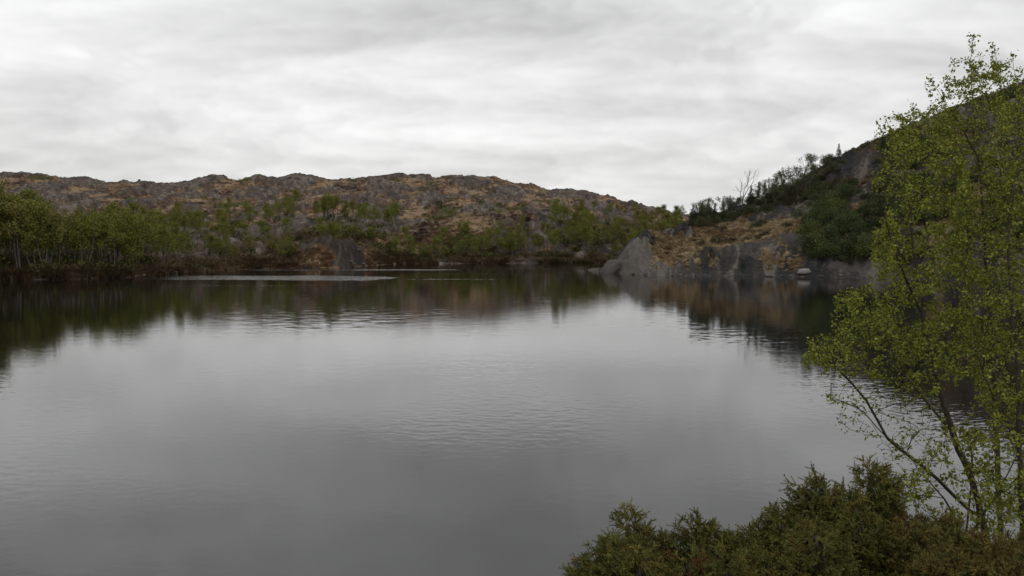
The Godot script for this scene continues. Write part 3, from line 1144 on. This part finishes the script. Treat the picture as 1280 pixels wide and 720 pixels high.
	for r in ridge_spots:
		var zs: PackedFloat32Array = column(far_rows, r[0])[0]
		var z := zs[6] - 1.0
		var o := mesh_node(numbered("ridge_boulder"), stones[int(r[0]) % 4], m_stone, self)
		o.position = Vector3(ux(r[0]) * z, land_y(false, r[0], z) + 0.25 * r[1], -z)
		o.rotation.y = rng.randf() * TAU
		o.scale = Vector3(1.4, 1.5, 1.4) * r[1]
		tag(o, "grey boulder standing on the skyline of the brown ridge", "boulder", "boulders on the ridge skyline")
	# the cracked-off block at the tip of the rocky point, and the pale slab stone under the green bushes
	var tip := mesh_node("point_boulder", make_stone(Vector3(1.25, 2.1, 1.6), 236), m_stone, self)
	tip.position = W(764, 338, 128) * Vector3(1, 0, 1) + Vector3(0, 0.35, 0)
	tip.rotation = Vector3(0.2, 0.5, -0.5)
	tag(tip, "grey boulder split from the tip of the rocky point, standing in water", "boulder")
	var slab := mesh_node("slab_stone", make_stone(Vector3(1.0, 0.42, 0.7), 233), m_pale, self)
	var sz: float = (column(right_rows, 1006)[0] as PackedFloat32Array)[1] + 1.4
	slab.position = Vector3(ux(1006) * sz, land_y(true, 1006, sz) + 0.25, -sz)
	slab.rotation = Vector3(0.1, 0.3, 0.12)
	tag(slab, "single pale flat stone on the shore under the green bushes", "stone")

	# trees and bushes of the rocky hill
	rng.seed = 23
	var spruces: Array = []
	for k in 3: spruces.append(make_spruce(4.0, 1.1))
	var bushes: Array = []
	for k in 3: bushes.append(make_bush(3.4, 2.1, 2200, 0.17, [Color(0.062, 0.082, 0.028), Color(0.09, 0.108, 0.032), Color(0.05, 0.064, 0.026)][k]))
	var dark: Array = []
	for k in 3: dark.append(make_bush(1.6, 1.3, 1500, 0.16, [Color(0.05, 0.06, 0.025), Color(0.066, 0.07, 0.03), Color(0.044, 0.052, 0.024)][k], true))
	var thin: Array = []
	for k in 3: thin.append(make_thin_tree(5.0, 900, Color(0.085, 0.095, 0.045), k == 0))
	var bare := make_thin_tree(6.2, 0, green, true)
	var on_hill := func(px: float, row: float) -> Vector3:
		var col := column(right_rows, px)
		var zs: PackedFloat32Array = col[0]
		var q := row + 1.0
		var z := lerpf(zs[int(q)], zs[int(q) + 1], q - int(q))
		return Vector3(ux(px) * z, right_ground(px, z, col).x - 0.1, -z)
	for k in 16:
		var px: float = [866, 870, 877, 884, 893, 903, 912, 938, 948, 955, 962, 969, 978, 1046, 1100, 1112][k]
		place(spruces[k % 3], "spruce_tree", on_hill.call(px, rng.randf_range(2.6, 3.0)), rng.randf_range(0.6, 1.0) * (1.0 if k < 13 else 0.8), "small dark spruce on the crest of the rocky hill", "tree", "small spruces on the hill crest")
	for k in 40:
		var px := rng.randf_range(872, 1015)
		place(thin[k % 3], "thin_tree", on_hill.call(px, rng.randf_range(2.2, 3.0)), rng.randf_range(0.55, 0.95) * (1.0 + 0.35 * sstep(960, 1000, px)) * (0.65 if px > 898 and px < 955 else 1.0), ("thin pale-stemmed half-leafed tree in the scrub on the hill crest" if k % 3 == 0 else "thin dark-stemmed half-leafed tree in the scrub on the hill crest"), "tree", "half-leafed trees in the crest scrub")
	place(bare, "bare_tree", on_hill.call(928, 2.55), 1.3, "tall bare pale-stemmed tree rising above the crest scrub", "tree", "")
	place(bare, "bare_tree", on_hill.call(912, 2.7), 0.55, "short bare tree in the crest scrub beside the tall bare one", "tree", "")
	for k in 70:
		var px := rng.randf_range(868, 1040)
		place(dark[k % 3], "juniper_bush", on_hill.call(px, rng.randf_range(2.0, 3.0)), rng.randf_range(0.7, 1.35), "dark juniper in the scrub along the hill crest", "bush", "dark junipers along the crest", rng.randf_range(0.9, 1.5))
	for k in 120:
		var px := rng.randf_range(1010, 1150)
		place(dark[k % 3], "juniper_bush", on_hill.call(px, rng.randf_range(0.25, 2.7)), [0.85, 1.0, 1.35, 1.6][k % 4], ("broad" if k % 4 > 1 else "small") + " dark juniper on the shaded flank of the rocky hill", "bush", "dark junipers on the shaded flank")
	for k in 30:
		var px: float = rng.randf_range(1002, 1085)
		place(bushes[k % 3], "leafy_bush", on_hill.call(px, rng.randf_range(0.3, 1.7)), rng.randf_range(0.8, 1.3), "green leafy bush on the steep shore of the rocky hill", "bush", "green bushes on the steep shore")
	for k in 3:
		place(dark[k], "juniper_bush", on_hill.call([944.0, 951.0, 984.0][k], [1.55, 1.6, 1.4][k]), [1.0, 0.9, 0.8][k], "round dark juniper alone in the tan grass of the hill", "bush", "round junipers in the tan grass")
	for k in 50:
		var px := rng.randf_range(1120, 1300)
		place(dark[k % 3], "juniper_bush", on_hill.call(px, rng.randf_range(0.2, 2.8)), rng.randf_range(0.9, 1.7), "dark juniper on the hill flank behind the bank birches", "bush", "dark junipers behind the bank birches")
	for k in 40:
		var px := rng.randf_range(1090, 1290)
		place(bushes[k % 3], "leafy_bush", on_hill.call(px, rng.randf_range(0.3, 2.8)), rng.randf_range(0.6, 1.0), "green bush on the hill flank behind the bank birches", "bush", "green bushes behind the bank birches")
	print("hill ", Time.get_ticks_msec())

	# birches on the near bank
	rng.seed = 31
	var crowd := noise(33, 0.38, 2)
	var leaning := bunches_in(PackedVector2Array([Vector2(1150, 130), Vector2(1096, 152), Vector2(1112, 185), Vector2(1090, 215), Vector2(1116, 255), Vector2(1086, 300), Vector2(1092, 335), Vector2(1046, 365), Vector2(1040, 400), Vector2(1006, 428), Vector2(1002, 455), Vector2(1045, 468), Vector2(1110, 478), Vector2(1170, 500), Vector2(1215, 470), Vector2(1225, 300), Vector2(1200, 150)]), 1150, 6.6, 8.6, crowd)
	for q in [[1036, 494], [1060, 505], [1092, 500], [1052, 528], [1110, 520], [1130, 560], [1085, 545], [1135, 600], [1120, 575], [1150, 540], [1160, 600], [1150, 620]]:
		leaning.append(W(q[0], q[1], rng.randf_range(7.0, 7.8)))
	for q in [[1096, 152], [1108, 150], [1122, 140], [1140, 128], [1092, 175], [1088, 215], [1085, 298]]:
		for k in 5: leaning.append(W(q[0] + k * 5.0 + rng.randf_range(-3, 3), q[1] + k * 9.0, 7.5))
	near_birch("leaning birch with long low boughs reaching over the lake", [
		[[1236, 690, 7.5], [1218, 610, 7.5], [1192, 545, 7.5], [1170, 470, 7.5], [1152, 390, 7.5], [1142, 310, 7.5], [1135, 230, 7.5], [1128, 180, 7.5]],
		[[1214, 640, 7.5], [1160, 588, 7.4], [1110, 548, 7.3], [1072, 510, 7.25], [1036, 497, 7.2]],
		[[1108, 547, 7.3], [1084, 502, 7.25], [1052, 465, 7.2], [1020, 440, 7.15]],
		[[1186, 535, 7.5], [1130, 470, 7.7], [1090, 420, 7.8], [1060, 385, 7.8]],
		[[1170, 470, 7.5], [1200, 380, 7.9], [1210, 290, 8.0], [1195, 190, 8.0]],
		[[1152, 390, 7.5], [1120, 320, 7.1], [1105, 260, 6.9]],
	], 0.034, leaning, 18, 0.027, bunches_in(PackedVector2Array([Vector2(1015, 440), Vector2(1030, 500), Vector2(1060, 540), Vector2(1130, 590), Vector2(1190, 610), Vector2(1190, 500), Vector2(1110, 470), Vector2(1060, 455)]), 280, 6.9, 7.8, crowd))
	var topc := bunches_in(PackedVector2Array([Vector2(1240, 72), Vector2(1222, 78), Vector2(1185, 105), Vector2(1150, 140), Vector2(1200, 250), Vector2(1195, 420), Vector2(1215, 500), Vector2(1300, 500), Vector2(1330, 250), Vector2(1295, 125), Vector2(1265, 98)]), 1050, 7.2, 9.2, crowd)
	for q in [[1215, 42], [1242, 54], [1228, 66], [1192, 72], [1180, 92], [1266, 66], [1275, 84], [1162, 97], [1252, 80]]:
		for k in 7: topc.append(W(q[0] + rng.randf_range(-3, 3), q[1] + k * 8.0, 8.1 + rng.randf_range(-0.1, 0.1)))
	near_birch("tall birch with the topmost leaves against the sky", [
		[[1252, 690, 8.1], [1246, 560, 8.1], [1240, 440, 8.1], [1232, 320, 8.1], [1224, 200, 8.1], [1214, 100, 8.1], [1215, 44, 8.1]],
		[[1232, 320, 8.1], [1250, 220, 8.2], [1252, 120, 8.2], [1242, 58, 8.2]],
		[[1224, 200, 8.1], [1190, 140, 8.0], [1163, 100, 8.0]],
		[[1246, 250, 8.2], [1275, 160, 8.3], [1266, 75, 8.3]],
	], 0.027, topc, 18, 0.027)
	var side := bunches_in(PackedVector2Array([Vector2(1240, 140), Vector2(1225, 400), Vector2(1215, 640), Vector2(1300, 670), Vector2(1420, 600), Vector2(1440, 200), Vector2(1340, 120)]), 760, 6.2, 7.8, crowd)
	near_birch("upright slim birch with a straight dark stem on the bank", [
		[[1280, 690, 7.0], [1274, 560, 7.0], [1272, 470, 7.0], [1264, 370, 7.0], [1262, 270, 7.0], [1290, 150, 7.0]],
		[[1272, 470, 7.0], [1320, 360, 7.0], [1360, 220, 7.0]],
		[[1274, 560, 7.0], [1230, 470, 6.9], [1215, 400, 6.8]],
	], 0.028, side, 18, 0.027)
	# thin low shoots below the crowns
	var low := bunches_in(PackedVector2Array([Vector2(1115, 590), Vector2(1150, 560), Vector2(1180, 520), Vector2(1230, 500), Vector2(1290, 520), Vector2(1300, 680), Vector2(1180, 690), Vector2(1130, 640)]), 420, 6.4, 7.6, crowd)
	near_birch("low birch sapling of thin shoots rising out of the junipers", [
		[[1215, 705, 6.9], [1190, 640, 6.9], [1160, 600, 6.9]],
		[[1205, 680, 6.9], [1215, 600, 6.9], [1212, 540, 6.9]],
		[[1205, 680, 6.9], [1250, 610, 6.9], [1285, 540, 6.9]],
	], 0.02, low, 8, 0.034)
	print("birch ", Time.get_ticks_msec())

	# junipers on the near bank
	var sprays: Array = [spray_mesh(41), spray_mesh(42), spray_mesh(43)]
	rng.seed = 44
	var tone := Color(0.13, 0.142, 0.036)
	var foot := func(px: float, z: float) -> Vector3:
		var x := ux(px) * z
		return Vector3(x, bank_y(x, z) - 0.05, -z)
	near_juniper("low spreading juniper with a single upright plume at the bank's edge", [[722, 712, 5.3, 0.14], [745, 682, 5.4, 0.2], [786, 636, 5.5, 0.2], [770, 668, 5.2, 0.2], [812, 665, 5.5, 0.2], [800, 690, 5.0, 0.25], [835, 668, 5.6, 0.2]], foot.call(790, 5.4), 800, tone, sprays)
	near_juniper("dense olive juniper with rounded top between two taller ones", [[870, 643, 5.5, 0.2], [895, 660, 5.4, 0.2], [925, 664, 5.4, 0.2], [945, 655, 5.5, 0.2], [860, 685, 5.0, 0.25], [910, 690, 4.9, 0.25], [960, 685, 5.0, 0.25]], foot.call(905, 5.3), 800, tone * 0.95, sprays)
	near_juniper("tall juniper with two ragged plumes against the water", [[978, 636, 5.5, 0.2], [1008, 602, 5.6, 0.2], [1028, 592, 5.6, 0.18], [1055, 612, 5.5, 0.2], [1090, 574, 5.7, 0.17], [1108, 588, 5.7, 0.14], [1075, 640, 5.3, 0.22], [1020, 650, 5.0, 0.25], [1110, 650, 5.3, 0.22]], foot.call(1045, 5.5), 800, tone, sprays)
	near_juniper("brownish juniper under the birch sapling", [[1140, 650, 5.2, 0.2], [1170, 640, 5.3, 0.2], [1205, 662, 5.2, 0.2], [1235, 676, 5.0, 0.2], [1270, 680, 5.0, 0.22], [1310, 670, 5.1, 0.25], [1180, 690, 4.8, 0.25], [1250, 700, 4.7, 0.25]], foot.call(1215, 5.1), 800, Color(0.132, 0.13, 0.036), sprays)
	# grass on the bank
	xf = []
	tc = []
	var blades := tuft_mesh(16, 0.28, 0.16, 0.004)
	for k in 5000:
		var x := rng.randf_range(-8, 12)
		var z := rng.randf_range(0.5, 11.0)
		var y := bank_y(x, z)
		if y < 0.1: continue
		var sc := rng.randf_range(0.5, 1.2)
		xf.append(Transform3D(Basis(Vector3.UP, rng.randf() * TAU).scaled(Vector3.ONE * sc), Vector3(x, y - 0.02, -z)))
		tc.append(Color(0.16, 0.115, 0.055).lerp(Color(0.07, 0.085, 0.025), rng.randf()) * rng.randf_range(0.7, 1.2))
	scatter("bank_grass", "grass and heath growing on the near bank under the birches", "grass", blades, plain, xf, tc)
	for a in [tall, small, spruces, bushes, dark, thin, [bare]]:
		for o in a: o.free()
	print("done ", Time.get_ticks_msec())
